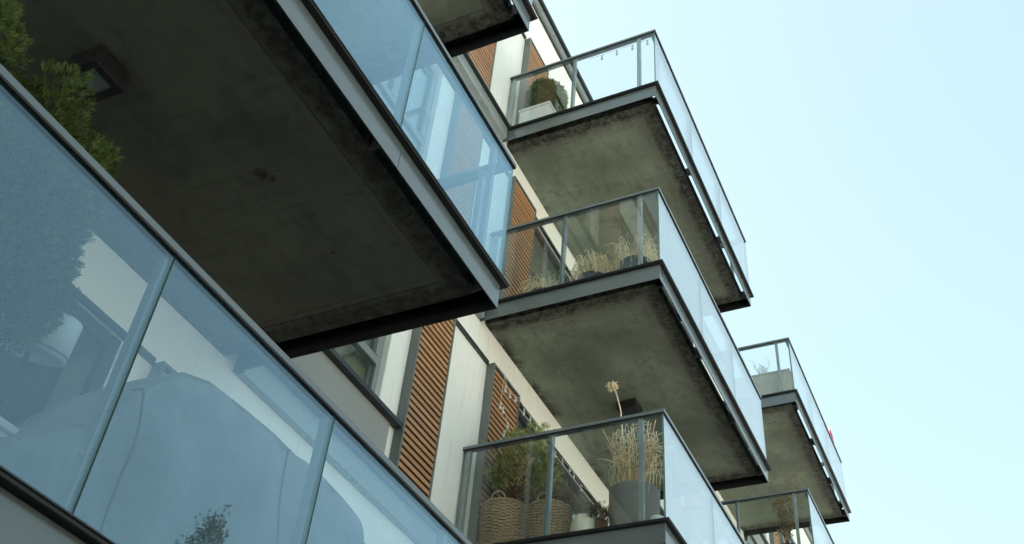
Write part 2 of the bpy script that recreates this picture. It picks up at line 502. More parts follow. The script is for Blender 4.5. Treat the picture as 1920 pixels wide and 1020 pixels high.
wmb.quad((X0, YB, 0), (X0, YB, ZT), (X1, YB, ZT), (X1, YB, 0))
part('wall', wmb, MAT['cream'], bld)
def room(parent, a, b, z0, z1):
    part('room_wall', MB().quad((a, YF + D - 0.002, z0), (b, YF + D - 0.002, z0), (b, YF + D - 0.002, z1), (a, YF + D - 0.002, z1)), MAT['interior'], parent)  # near-black sheet, stands in for the unlit depth of the room
roof = part('roof', MB().quad((X0, YF, ZT - 0.01), (X1, YF, ZT - 0.01), (X1, YB, ZT - 0.01), (X0, YB, ZT - 0.01)), MAT['grey_render'], bld)
part('coping', MB().box(X0 - .1, X1 + .1, YF - 0.115, YF + 0.35, ZT - 0.07, ZT + 0.02), MAT['black'], roof)
part('gutter', MB().box(X0 - .05, X1 + .05, YF - 0.075, YF - 0.001, ZT - 0.20, ZT - 0.072), MAT['steel'], roof, 0.004)
part('drip_strip', MB().box(X0 - .05, X1 + .05, YF - 0.025, YF - 0.001, ZT - 0.235, ZT - 0.203), MAT['dark_steel'], roof)

bays = [(4.445, 7.655), (11.975, 14.685), (18.975, 21.3)]
for f in FL[1:]:
    for (a, b) in bays:
        band = part('floor_channel', MB().box(a, b, YF - 0.075, YF - 0.062, f - 0.215, f - 0.022).box(a, b, YF - 0.062, YF - 0.001, f - 0.215, f - 0.205), MAT['steel'], bld)
        part('flashing', MB().box(a, b, YF - 0.125, YF - 0.001, f - 0.020, f + 0.004), MAT['dark_steel'], band)
    # head trim over the openings
    for (a, b) in [(0.8, 3.72), (4.40, 6.45), (7.08, 7.94), (8.64, 11.3), (12.0, 13.98), (15.7, 18.4), (19.0, 21.28)]:
        part('head_trim', MB().box(a, b, YF - 0.035, YF - 0.001, f + 2.362, f + 2.402), MAT['dark_steel'], bld)
    for (a, b) in windows:
        part('apron_panel', MB().box(a - 0.3, b + 0.20, YF - 0.018, YF - 0.001, f + 0.17, f + 0.588), MAT['grey_render'], bld)
        w = part('window', MB().box(a + .001, a + 0.06, YF + 0.06, YF + 0.12, f + .652, f + 2.358).box(b - 0.06, b - .001, YF + 0.06, YF + 0.12, f + .652, f + 2.358)
                 .box(a + 0.06, b - 0.06, YF + 0.06, YF + 0.12, f + .652, f + 0.71).box(a + 0.06, b - 0.06, YF + 0.06, YF + 0.12, f + 2.30, f + 2.358)
                 .box(a + 0.06, b - 0.06, YF + 0.055, YF + 0.125, f + 1.07, f + 1.15)
                 .box(b - 0.12, b - 0.06, YF + 0.045, YF + 0.115, f + 1.15, f + 2.30).box(a + 0.06, a + 0.12, YF + 0.045, YF + 0.115, f + 1.15, f + 2.30)
                 .box((a + b) / 2 - 0.05, (a + b) / 2 + 0.05, YF + 0.05, YF + 0.12, f + 1.15, f + 2.30), MAT['steel'], bld, 0.004)
        part('pane', MB().box(a + 0.06, b - 0.06, YF + 0.085, YF + 0.095, f + 0.71, f + 1.07).box(a + 0.12, b - 0.12, YF + 0.085, YF + 0.095, f + 1.15, f + 2.30), MAT['gwin'], w)
        part('sill', MB().box(a - 0.30, b + 0.32, YF - 0.085, YF + 0.058, f + 0.590, f + 0.638), MAT['dark_steel'], w, 0.004)
        cm = MB()
        n = 40; pts = [(b - 0.50 + 0.46 * i / n, YF + 0.20 + 0.018 * math.sin(i * 1.9) + 0.006 * math.sin(i * 5.1)) for i in range(n + 1)]
        for (p, q) in zip(pts[:-1], pts[1:]):
            cm.add([(p[0], p[1], f + .66), (q[0], q[1], f + .66), (q[0], q[1], f + 2.3), (p[0], p[1], f + 2.3)], [(0, 1, 2, 3)], True)
        part('curtain', cm, MAT['curtain'], w)
        room(w, a, b, f + 0.65, f + 2.36)
    for (a, b) in doors:
        w3 = (b - a)
        mb = MB()
        for xx in (a + .001, a + w3 / 2 - 0.04, b - 0.081): mb.box(xx, xx + 0.08, YF + 0.012, YF + 0.082, f + 0.022, f + 2.358)
        mb.box(a + .08, b - .08, YF + 0.015, YF + 0.079, f + 0.022, f + 0.12).box(a + .08, b - .08, YF + 0.015, YF + 0.079, f + 2.28, f + 2.358)
        d = part('balcony_door', mb, MAT['dark_steel'], bld, 0.004)
        part('pane', MB().box(a + 0.08, b - 0.08, YF + 0.04, YF + 0.05, f + 0.12, f + 2.28), MAT['gwin'], d)
        room(d, a, b, f + 0.02, f + 2.36)

# shutters: one built per width, then copied
def make_shutter(w, h=2.33):
    y0, y1 = YF - 0.098, YF - 0.002
    x, z, t = 0.0, 0.05, 0.028
    fr = MB().box(0, t, y0, y1, z, z + h).box(w - t, w, y0, y1, z, z + h).box(t, w - t, y0, y1, z, z + t).box(t, w - t, y0, y1, z + h - t, z + h)
    me_f = fr.mesh('shutter', MAT['shutter_steel'], (0, YF, 0))
    sl = MB(); zz = z + t + 0.012
    while zz + 0.047 < z + h - t:
        dy = random.uniform(-0.001, 0.001)
        sl.box(t, w - t, y0 + 0.008 + dy, y0 + 0.020 + dy, zz, zz + 0.0415); zz += 0.0705
    me_s = sl.mesh('slats', MAT['wood'], (0, YF, 0))
    me_b = MB().box(t, w - t, y0 + 0.06, y0 + 0.065, z + t, z + h - t).mesh('backing', MAT['black'], (0, YF, 0))
    return me_f, me_s, me_b
SH = {0.61: make_shutter(0.61), 0.67: make_shutter(0.67)}
for f in FL[1:]:
    for (x, w) in [(3.73, 0.67), (6.46, 0.61), (7.955, 0.67), (13.99, 0.61), (15.02, 0.67), (21.3, 0.61), (22.3, 0.67)]:
        me_f, me_s, me_b = SH[w]
        s = link('shutter', me_f, bld, (x, 0, f))
        b = s.modifiers.new('bevel', 'BEVEL'); b.width = 0.003; b.limit_method = 'ANGLE'
        link('slats', me_s, s); link('backing', me_b, s)

# ------------------------------------------------------------------ balconies
W = 4.29
def joined_ring(x0, x1, y0, y1, xa, xb, ya, za, zb, mb):
    """soffit ring between outer rectangle and inner rectangle (open to the wall side)"""
    mb.quad((x0, y0, za), (x0, y1, za), (xa, y1, zb), (xa, ya, zb))
    mb.quad((x1, y0, za), (xb, ya, zb), (xb, y1, zb), (x1, y1, za))
    mb.quad((x0, y0, za), (xa, ya, zb), (xb, ya, zb), (x1, y0, za))

def make_balcony(joints, slab_mat, gmat='gfront2'):
    """meshes in local coordinates: x from the near end, y as in the world minus YF, z from the floor"""
    off = (0, 0, 0)
    zsf = -0.16
    sl = MB()
    x0, x1, y0, y1 = 0.14, W - 0.14, 2.642, YF - 0.001
    lv = [(0.0, zsf), (0.162, zsf), (0.166, zsf + 0.007), (0.174, zsf + 0.007), (0.178, zsf), (0.222, zsf), (0.224, zsf + 0.003), (0.228, zsf + 0.003), (0.230, zsf)]
    for (i0, za), (i1, zb) in zip(lv[:-1], lv[1:]):
        joined_ring(x0 + i0, x1 - i0, y0 + i0, y1, x0 + i1, x1 - i1, y0 + i1, za, zb, sl)
    il = lv[-1][0]
    sl.quad((x0 + il, y0 + il, zsf), (x0 + il, y1, zsf), (x1 - il, y1, zsf), (x1 - il, y0 + il, zsf))
    sl.quad((x0, y0, zsf), (x1, y0, zsf), (x1, y0, -0.004), (x0, y0, -0.004))
    sl.quad((x0, y1, zsf), (x0, y0, zsf), (x0, y0, -0.004), (x0, y1, -0.004))
    sl.quad((x1, y0, zsf), (x1, y1, zsf), (x1, y1, -0.004), (x1, y0, -0.004))
    sl.quad((x0, y0, -0.004), (x1, y0, -0.004), (x1, y1, -0.004), (x0, y1, -0.004))
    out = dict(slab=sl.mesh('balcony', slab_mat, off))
    zb, zt = -0.215, -0.022
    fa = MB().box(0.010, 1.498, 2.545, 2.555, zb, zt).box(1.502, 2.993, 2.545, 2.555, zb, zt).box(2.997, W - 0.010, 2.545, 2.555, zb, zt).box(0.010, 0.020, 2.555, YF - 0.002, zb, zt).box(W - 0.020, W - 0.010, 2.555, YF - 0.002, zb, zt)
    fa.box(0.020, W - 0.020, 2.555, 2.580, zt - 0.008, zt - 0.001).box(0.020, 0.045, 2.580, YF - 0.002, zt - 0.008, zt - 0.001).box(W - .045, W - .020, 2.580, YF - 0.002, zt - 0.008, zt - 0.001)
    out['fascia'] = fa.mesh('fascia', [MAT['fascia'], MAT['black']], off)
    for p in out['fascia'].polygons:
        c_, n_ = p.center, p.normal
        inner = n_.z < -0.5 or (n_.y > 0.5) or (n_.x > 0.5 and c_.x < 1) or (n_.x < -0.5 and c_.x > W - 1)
        if inner: p.material_index = 1  # inner and bottom faces blackened, shade of the gap put into colour
    # only the near and far sides carry the ledge right to the slab
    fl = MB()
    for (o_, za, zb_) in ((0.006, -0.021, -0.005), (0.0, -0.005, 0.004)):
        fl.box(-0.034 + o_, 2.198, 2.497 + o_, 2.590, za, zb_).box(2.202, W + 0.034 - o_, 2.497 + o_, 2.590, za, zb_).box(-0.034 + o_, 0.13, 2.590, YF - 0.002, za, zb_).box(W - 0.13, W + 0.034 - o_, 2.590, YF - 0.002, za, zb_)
    out['ledge'] = fl.mesh('ledge', [MAT['black'], MAT['dark_steel']], off)  # black lower layer, shade beneath the ledge put into colour
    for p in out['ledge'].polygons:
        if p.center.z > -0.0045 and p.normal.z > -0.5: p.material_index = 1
    out['seal'] = MB().box(0.001, W - 0.001, 2.528, 2.5395, 1.102, 1.1115).box(0.001, 0.0125, 2.5395, YF - 0.003, 1.102, 1.1115).box(W - 0.0125, W - 0.001, 2.5395, YF - 0.003, 1.102, 1.1115).mesh('seal', MAT['black'], off)  # black strip added as the shadow line under the handrail lip
    br = MB()
    bx = MB()
    out['bracket'] = [MB().box(x - 0.006, x + 0.006, 2.556, 2.6415, -0.19, -0.045).box(x - 0.045, x + 0.045, 2.632, 2.6415, -0.155, -0.045).box(x - 0.03, x + 0.03, 2.556, 2.565, -0.19, -0.045).mesh('bracket', MAT['metal'], off) for x in (0.17, 1.45, 2.84, 4.10)]
    rl = MB().box(0, W, 2.527, 2.612, 1.112, 1.144).box(0, 0.085, 2.612, YF - 0.002, 1.112, 1.144).box(W - 0.085, W, 2.612, YF - 0.002, 1.112, 1.144)
    out['handrail'] = rl.mesh('handrail', MAT['rail'], off)
    posts = []
    for x in [0.25] + list(joints) + [W - 0.25]:
        posts.append(MB().box(x - 0.022, x + 0.012, 2.558, 2.600, -0.02, 1.112).mesh('post', MAT['post'], off))
    for y in (2.77, 3.68, 4.58):
        for xa in (0.030, W - 0.075):
            posts.append(MB().box(xa, xa + 0.045, y - 0.022, y + 0.022, -0.02, 1.112).mesh('post', MAT['post'], off))
    out['posts'] = posts
    gl = []
    e = [0.013] + list(joints) + [W - 0.013]
    for a, b in zip(e[:-1], e[1:]):
        m = MB().box(a + 0.004, b - 0.004, 2.540, 2.552, 0.006, 1.111)
        gl.append(m.mesh('glass_panel', [MAT[gmat], MAT['gedge']], off))
    for xa in (0.013, W - 0.025):
        for (a, b) in ((2.556, 3.676), (3.684, YF - 0.02)):
            gl.append(MB().box(xa, xa + 0.012, a, b, 0.006, 1.111).mesh('glass_panel', [MAT['gside'], MAT['gedge']], off))
    for i, me in enumerate(gl):
        # the narrow cut edges of the pane are green
        front = i < len(joints) + 1
        for p in me.polygons:
            n = p.normal
            if (abs(n.y) < 0.5) if front else (abs(n.x) < 0.5): p.material_index = 1
    out['glass'] = gl
    return out

def place_balcony(P, x, f, label=None):
    b = link('balcony', P['slab'], bld, (x, -YF, f))
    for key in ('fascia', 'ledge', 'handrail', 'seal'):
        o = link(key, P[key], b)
        if key == 'seal': continue
        if key != 'handrail':
            m = o.modifiers.new('bevel', 'BEVEL'); m.width = 0.002; m.segments = 1; m.limit_method = 'ANGLE'
        else:
            m = o.modifiers.new('bevel', 'BEVEL'); m.width = 0.003; m.segments = 2; m.limit_method = 'ANGLE'
    for me in P['bracket']: link('bracket', me, b)
    for me in P['posts']: link('post', me, b)
    for me in P['glass']: link('glass_panel', me, b)
    if label: b['label'] = label
    return b
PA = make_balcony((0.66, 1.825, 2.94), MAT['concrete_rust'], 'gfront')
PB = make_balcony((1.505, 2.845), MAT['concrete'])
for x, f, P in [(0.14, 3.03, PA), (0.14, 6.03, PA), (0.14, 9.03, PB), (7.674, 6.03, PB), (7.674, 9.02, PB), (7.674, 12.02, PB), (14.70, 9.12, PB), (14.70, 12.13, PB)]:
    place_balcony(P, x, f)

# ------------------------------------------------------------------ ceiling lamps
def ceiling_lamp(x, y, z, s, h, label, glow='frosted'):
    t = thing('ceiling_lamp', label, 'ceiling lamp', (x, y, z), 'square lamps under the balconies')
    m = MB(); a = s / 2; i = s * 0.29
    m.box(-a, -i, -a, a, -h, -0.001).box(i, a, -a, a, -h, -0.001).box(-i, i, -a, -i, -h, -0.001).box(-i, i, i, a, -h, -0.001)
    m.v = [(vx + x, vy + y, vz + z) for vx, vy, vz in m.v]
    part('housing', m, MAT['black'], t, 0.004)
    part('diffuser', MB().box(x - i + .001, x + i - .001, y - i + .001, y + i - .001, z - h * 0.9, z - h * 0.7), MAT[glow], t)
ceiling_lamp(1.97, 3.69, 5.868, 0.23, 0.13, 'square black ceiling lamp with pale diffuser under the large near balcony at upper left')
ceiling_lamp(9.80, 3.66, 8.858, 0.24, 0.12, 'dark square lamp under the balcony directly above the tall dried flower stalk', 'black')

# ------------------------------------------------------------------ plants
def unit(n):
    v = rng.normal(size=(n, 3)); return v / np.linalg.norm(v, axis=1, keepdims=True)

def sprays(mb, P, Dn, size, k=6, spread=0.6, w=0.16):
    """at each point a small fan of k narrow leaflets pointing roughly along Dn"""
    for p, d in zip(P, Dn):
        s = size * rng.uniform(0.6, 1.3)
        d = d / np.linalg.norm(d)
        a = np.cross(d, rng.normal(size=3)); a /= np.linalg.norm(a)
        nrm = np.cross(d, a)
        stem = p + d * s
        for j in range(k):
            t = (j + 0.5) / k
            sg = 1 if j % 2 else -1
            o = p + d * (s * t * 0.8)
            dd = d + a * sg * spread * rng.uniform(0.6, 1.3) + nrm * rng.uniform(-0.35, 0.35)
            dd /= np.linalg.norm(dd)
            l = s * (0.75 - 0.4 * t)
            q = np.cross(dd, nrm); q /= np.linalg.norm(q)
            mid = o + dd * l * 0.5
            mb.add([o, mid + q * l * w, o + dd * l, mid - q * l * w], [(0, 1, 2, 3)])

def lumpy(n, c, r, tiers=None, seed=0):
    """points through an uneven ellipsoid crown, more of them near its surface"""
    g = np.random.default_rng(seed)
    lob = g.normal(size=(22, 3)); lob /= np.linalg.norm(lob, axis=1, keepdims=True)
    amp = g.uniform(-0.28, 0.22, 22)
    d = g.normal(size=(n, 3)); d /= np.linalg.norm(d, axis=1, keepdims=True)
    s = 1 + (np.maximum(0, d @ lob.T - 0.72) / 0.28 * amp).sum(1)
    rad = g.uniform(0.25, 1, n) ** 0.45 * s
    P = np.array(c) + d * rad[:, None] * np.array(r)
    return P, d

def pot_mesh(prof, x, y, z, n=40, sx=1, sy=1):
    return MB().lathe(prof, x, y, z, n, sx=sx, sy=sy)

# the thuja on the near balcony
FA = 3.03
t = thing('thuja', 'bushy green thuja rising above the handrail of the nearest balcony at far left', 'shrub', (1.35, 2.88, FA))
mb = MB()
for c, r, n, sd in [((1.06, 2.86, 4.50), (0.16, 0.14, 0.34), 900, 1), ((1.42, 2.87, 4.29), (0.17, 0.15, 0.46), 2400, 2), ((1.27, 2.90, 4.12), (0.28, 0.2, 0.50), 1800, 3), ((1.66, 2.86, 4.27), (0.15, 0.13, 0.37), 1700, 4), ((1.55, 2.88, 3.95), (0.28, 0.18, 0.42), 2600, 6), ((1.62, 2.85, 3.86), (0.20, 0.14, 0.30), 1500, 7), ((1.2, 2.85, 3.85), (0.30, 0.16, 0.40), 2400, 5), ((1.30, 2.93, 4.0), (0.30, 0.10, 0.5), 1800, 8)]:
    P, d = lumpy(n, c, r, seed=sd)
    dd = d * np.array((0.8, 0.8, 0.4)) + np.array((0, 0, 0.6)) + rng.normal(size=d.shape) * 0.35
    sprays(mb, P, dd, 0.042, 8, 0.6, 0.12)
part('foliage', mb, MAT['thuja'], t)
mb = MB()
for i in range(14):
    x, y = 1.35 + random.uniform(-.1, .1), 2.9 + random.uniform(-.08, .08)
    mb.tube([(x, y, FA + .38), (x + random.uniform(-.15, .2), y, FA + .8), (x + random.uniform(-.35, .4), y + random.uniform(-.1, .1), FA + 1.35)], 0.014, 0.004)
part('stem', mb, MAT['twig'], t)
part('pot', MB().lathe([(0, 0.0), (0.16, 0.0), (0.21, 0.38), (0.22, 0.40), (0.19, 0.40), (0.18, 0.36), (0, 0.36)], 1.35, 2.9, FA), MAT['pot_dark'], t)

# drum lamps
def drum_lamp(x, y, z, r, h, label):
    t = thing('floor_lamp', label, 'lamp', (x, y, FA), 'white drum lamps on the near balcony')
    d = Vector((x, y, 0)).normalized(); ax = Vector((0, 0, 1)).cross(-d)
    T = Matrix.Translation((x, y, z)) @ Matrix.Rotation(R(19), 4, ax) @ Matrix.Translation((-x, -y, -z))
    def tilt(m):
        m.v = [tuple(T @ Vector(v)) for v in m.v]; return m
    part('lamp_shade', tilt(MB().lathe([(0, 0.0), (r * .93, 0.0), (r, 0.004), (r, h), (r * .98, h + .004), (r * .96, h), (r * .96, 0.02)], x, y, z, 48)), MAT['white'], t)
    part('trim', tilt(MB().lathe([(r + .001, 0.016), (r + .004, 0.018), (r + .004, 0.024), (r + .001, 0.026)], x, y, z, 48)), MAT['planter_grey'], t)
    part('pole', MB().tube([(x, y, FA + .02), (x, y, z + .001)], 0.011, n=10), MAT['black'], t)
    part('foot', MB().lathe([(0, 0), (.13, 0), (.13, .012), (.02, .022), (0, .022)], x, y, FA), MAT['black'], t)
drum_lamp(1.90, 3.03, 3.755, 0.135, 0.155, 'tilted white drum lamp seen through the glass between the thuja and the glass post')
drum_lamp(1.53, 3.02, 3.60, 0.135, 0.155, 'tilted white drum lamp cut by the left picture edge below the thuja')

# covered furniture
t = thing('furniture_cover', 'long grey fabric cover draped over garden furniture behind the near balcony glass', 'furniture cover', (3.1, 3.3, FA))
prof = [(1.75, 3.30), (2.00, 3.47), (2.12, 3.56), (2.34, 3.76), (2.46, 3.98), (2.56, 4.12), (2.64, 4.20), (2.80, 4.26), (3.05, 4.28), (3.30, 4.29), (3.5, 4.28), (3.70, 4.30), (3.95, 4.28), (4.12, 4.25), (4.20, 4.12), (4.24, 3.9), (4.26, 3.4), (4.27, 3.04)]
px = [p[0] for p in prof]; pz = [p[1] for p in prof]
# resample along the outline
L_ = np.concatenate([[0], np.cumsum(np.hypot(np.diff(px), np.diff(pz)))])
U = np.linspace(0, L_[-1], 120); QX = np.interp(U, L_, px); QZ = np.interp(U, L_, pz)
nv = 60; vs = []; fs = []
for i in range(120):
    top = QZ[i]; h = top - FA
    for j in range(nv):
        s = j / (nv - 1)
        # up the front, over the top, down the back
        if s < 0.45:
            a = s / 0.45; z = FA + 0.02 + (h - 0.05) * a; y = 2.90 + 0.14 * a ** 1.5
        elif s < 0.55:
            a = (s - 0.45) / 0.1 * math.pi / 2; z = FA + h - 0.03 + 0.03 * math.sin(a); y = 3.04 + 0.06 * (1 - math.cos(a))
        elif s < 0.75:
            a = (s - 0.55) / 0.2; z = FA + h + 0.02 * math.sin(a * math.pi); y = 3.10 + 0.6 * a
        else:
            a = (s - 0.75) / 0.25; z = FA + h - (h - 0.02) * a; y = 3.70 + 0.05 * a
        x = QX[i]
        fold = 0.030 * abs(math.sin(x * 5.3 + z * 1.4)) ** 3 + 0.03 * abs(math.sin(x * 2.9 - z * 4.0 + 1)) ** 4 + 0.018 * math.sin(x * 17 + z * 3) + 0.012 * math.sin(x * 31 - z * 7 + 1) + 0.02 * math.sin(x * 6 + z * 9) + 0.014 * abs(math.sin(x * 4.1 - z * 3.3))
        if s < 0.5: y += fold * (1.25 - 0.7 * s / 0.5) - 0.0
        vs.append((x, y, z))
for i in range(119):
    for j in range(nv - 1):
        fs.append((i * nv + j, (i + 1) * nv + j, (i + 1) * nv + j + 1, i * nv + j + 1))
part('fabric', MB().add(vs, fs, True), MAT['fabric'], t)
for ci in (30, 62, 93):
    part('seam', MB().tube([Vector(vs[ci * nv + q]) + Vector((0, -.002, 0)) for q in range(0, 34)], 0.005, n=5), MAT['dark_fabric'], t)  # dark tubes added along the front, drawing the dark of fabric creases
part('hem_cord', MB().tube([(x, 2.905 + 0.012 * math.sin(x * 17), FA + 0.03) for x in np.linspace(1.9, 4.2, 40)], 0.008, n=6), MAT['dark_fabric'], t)

# storage chest
t = thing('storage_chest', 'white ribbed storage chest low behind the glass at the left picture edge', 'chest', (1.9, 3.85, FA))
mb = MB()
for i in range(9): mb.box(1.40, 2.36, 3.605, 4.10, FA + 0.03 + i * 0.082, FA + 0.03 + i * 0.082 + 0.074)
mb.box(1.41, 2.35, 3.61, 4.09, FA + 0.02, FA + 0.77)
part('body', mb, MAT['white'], t, 0.004)
part('lid', MB().box(1.38, 2.38, 3.59, 4.11, FA + 0.772, FA + 0.81), MAT['white'], t, 0.008)

# ---------------------------------------------------------------- balcony with the baskets
FB1 = 6.034
def basket(x, y, r, h, label, rows=34):
    t = thing('wicker_basket', label, 'basket', (x, y, FB1), 'wicker baskets on the right balcony')
    m = MB(); ns = 26
    def rad(a): return r * (0.80 + 0.20 * min(1, a * 1.5)) * (1 - 0.03 * max(0, a - .8) * 5)
    for q in range(rows):
        a = (q + .5) / rows; z = FB1 + 0.01 + (h - 0.03) * a; rr = rad(a)
        pts = []
        for i in range(ns * 4 + 1):
            th = 2 * math.pi * i / (ns * 4)
            wv = 0.007 * math.sin(th * ns / 2 * 1.0 + math.pi * q) + random.uniform(-.001, .001)
            pts.append((x + (rr + wv) * math.cos(th), y + (rr + wv) * math.sin(th), z + random.uniform(-.003, .003)))
        m.tube(pts, h / rows * 0.47, n=5, caps=False)
    body = part('weave', m, MAT['wicker'], t)
    m = MB()
    for i in range(ns):
        th = 2 * math.pi * (i + .5) / ns
        m.tube([(x + rad(a) * math.cos(th), y + rad(a) * math.sin(th), FB1 + h * a) for a in (0, .3, .6, 1.0)], 0.005, n=5)
    part('stakes', m, MAT['wicker'], t)
    m = MB()
    for ph in (0, 1):
        pts = []
        for i in range(121):
            th = 2 * math.pi * i / 120; tw = i * 0.9 + ph * math.pi
            rr = rad(1) + 0.010 * math.cos(tw); pts.append((x + rr * math.cos(th), y + rr * math.sin(th), FB1 + h + 0.010 * math.sin(tw)))
        m.tube(pts, 0.009, n=6, caps=False)
    part('rim', m, MAT['wicker'], t)
    for sgn in (R(185), R(5)):
        m = MB()
        for ph in (0, 1, 2):
            pts = []
            for i in range(41):
                a = math.pi * i / 40; tw = i * 0.45 + ph * 2.1
                th = sgn + 0.34 * math.cos(a); rr = rad(1) + 0.006 * math.cos(tw)
                pts.append((x + rr * math.cos(th), y + rr * math.sin(th), FB1 + h + 0.085 * math.sin(a) + 0.006 * math.sin(tw)))
            m.tube(pts, 0.006, n=6)
        part('handle', m, MAT['wicker'], t)
    part('soil', MB().lathe([(0, 0), (rad(.9) - .012, 0)], x, y, FB1 + h - 0.06), MAT['soil'], t)
    return t
basket(8.13, 4.33, 0.235, 0.62, 'large wicker basket with loop handles holding the tall conifer')
basket(8.16, 3.86, 0.215, 0.55, 'smaller wicker basket holding faded heather behind the balcony post')

t = thing('potted_conifer', 'olive green conifer with browned inner twigs standing in the larger wicker basket', 'shrub', (8.13, 4.30, FB1 + 0.64))
mb = MB(); st = MB()
base = Vector((8.13, 4.31, FB1 + 0.62))
g = np.random.default_rng(11)
for i in range(58):
    az = g.uniform(0, 2 * math.pi); up = g.uniform(0.15, 1.0)
    ln = 0.30 + 0.34 * up
    z0 = g.uniform(0, 0.34) * up
    tip = Vector((8.16 + math.cos(az) * 0.40 * (1.15 - 0.75 * up), 4.14 + math.sin(az) * 0.36 * (1.15 - 0.75 * up), FB1 + 0.78 + 0.78 * up * g.uniform(0.8, 1.05)))
    tip.y = min(tip.y, 4.5)
    s0 = base + Vector((0, -0.05 * up, z0))
    mid = s0.lerp(tip, 0.55) + Vector((g.uniform(-.04, .04), g.uniform(-.04, .04), -0.02))
    st.tube([s0, mid, tip], 0.006, 0.0015, 4)
    n = 64
    tt = g.uniform(0.42, 1.05, n)
    P = np.array([np.array(mid.lerp(tip, (a - .42) / .6) if a > .42 else mid) for a in tt]) + g.normal(size=(n, 3)) * 0.030
    dr = np.array(tip - mid); dr /= np.linalg.norm(dr)
    Dn = dr[None] * 0.9 + g.normal(size=(n, 3)) * 0.45 + np.array((0, 0, 0.2))
    sprays(mb, P, Dn, 0.055, 7, 0.6, 0.15)
part('foliage', mb, MAT['conifer'], t)
part('stem', st, MAT['twig'], t)

def tuft(name, label, cat, x, y, z, r, h, n, matl, mats, lean=0.5, size=0.03, group=None):
    t = thing(name, label, cat, (x, y, z), group)
    m = MB(); s = MB(); g = np.random.default_rng(int(x * 100 + y * 10))
    for i in range(n):
        a = g.uniform(0, 2 * math.pi); q = g.uniform(0, 1) ** 0.5
        b0 = Vector((x + math.cos(a) * r * .4 * q, y + math.sin(a) * r * .4 * q, z))
        hh = h * g.uniform(0.6, 1.1)
        tp = Vector((x + math.cos(a) * r * q * (1 + lean), y + math.sin(a) * r * q * (1 + lean), z + hh * (1 - .35 * q)))
        s.tube([b0, b0.lerp(tp, .5) + Vector((0, 0, hh * .08)), tp], 0.0022, 0.001, 3)
        k = 7
        P = np.array([np.array(b0.lerp(tp, g.uniform(.35, 1.0))) for _ in range(k)]) + g.normal(size=(k, 3)) * 0.006
        sprays(m, P, np.array(tp - b0)[None] / hh + g.normal(size=(k, 3)) * .4, size, 4, 0.7, 0.16)
    part('foliage', m, matl, t); part('stem', s, mats, t)
    return t
tuft('heather', 'faded pinkish brown heather filling the smaller wicker basket', 'plant', 8.16, 3.84, FB1 + 0.55, 0.19, 0.24, 170, MAT['heather'], MAT['twig'])
tuft('herb_plant', 'feathery grey green herb growing out of the low cream pot', 'plant', 8.10, 3.47, FB1 + 0.36, 0.13, 0.22, 70, MAT['herb'], MAT['twig'])
tuft('withered_plant', 'shrivelled dark brown plant between cream pot and grey planter', 'plant', 8.08, 3.30, FB1 + 0.30, 0.11, 0.16, 70, MAT['dead'], MAT['twig'], 0.6, 0.035)
t = thing('flower_pot', 'low rounded cream flower pot between wicker basket and large grey planter', 'flower pot', (8.10, 3.46, FB1))
part('body', MB().lathe([(0, 0), (0.09, 0), (0.125, 0.08), (0.14, 0.18), (0.14, 0.28), (0.12, 0.36), (0.105, 0.38), (0.10, 0.365), (0.10, 0.33), (0, 0.33)], 8.10, 3.46, FB1), MAT['pot_cream'], t)
t = thing('flower_pot', 'small brown bowl under the shrivelled plant beside the large grey planter', 'flower pot', (8.08, 3.28, FB1))
part('body', MB().lathe([(0, 0), (0.06, 0), (0.085, 0.12), (0.09, 0.30), (0.08, 0.30), (0.075, 0.27), (0, 0.27)], 8.08, 3.29, FB1, sy=.6), MAT['dead'], t)

t = thing('round_planter', 'large cylindrical mid grey planter in the balcony corner holding tall dried grass', 'planter', (8.22, 3.02, FB1))
part('body', MB().lathe([(0, 0), (0.20, 0), (0.225, 0.02), (0.24, 0.56), (0.243, 0.63), (0.23, 0.64), (0.22, 0.62), (0.215, 0.58), (0, 0.58)], 8.22, 3.02, FB1, 56), MAT['planter_grey'], t)
t = thing('flower_pot', 'small white bowl in the glass corner beside the large grey planter', 'flower pot', (7.86, 2.66, FB1))
part('body', MB().lathe([(0, 0), (0.04, 0), (0.055, 0.05), (0.06, 0.13), (0.05, 0.13), (0.045, 0.1), (0, 0.1)], 7.86, 2.675, FB1 + .002), MAT['white'], t)
part('saucer', MB().lathe([(0, 0), (0.05, 0), (0.065, 0.012), (0.06, 0.014), (0, 0.008)], 7.86, 2.675, FB1 - .002), MAT['white'], t)

def curl(m, p, d, length, bend, r, n=14, flat=False, g=random):
    p = Vector(p); d = Vector(d).normalized(); pts = [p.copy()]
    ax = Vector((g.uniform(-1, 1), g.uniform(-1, 1), g.uniform(-.3, .3))).normalized()
    for i in range(n):
        d = (Matrix.Rotation(bend / n * (0.3 + 1.6 * i / n), 3, ax) @ d + Vector((g.uniform(-.06, .06), g.uniform(-.06, .06), 0))).normalized()
        p = p + d * (length / n); pts.append(p.copy())
    if flat: m.blade(pts, r, r * 0.3)
    else: m.tube(pts, r, r * 0.45, 4)
    return pts

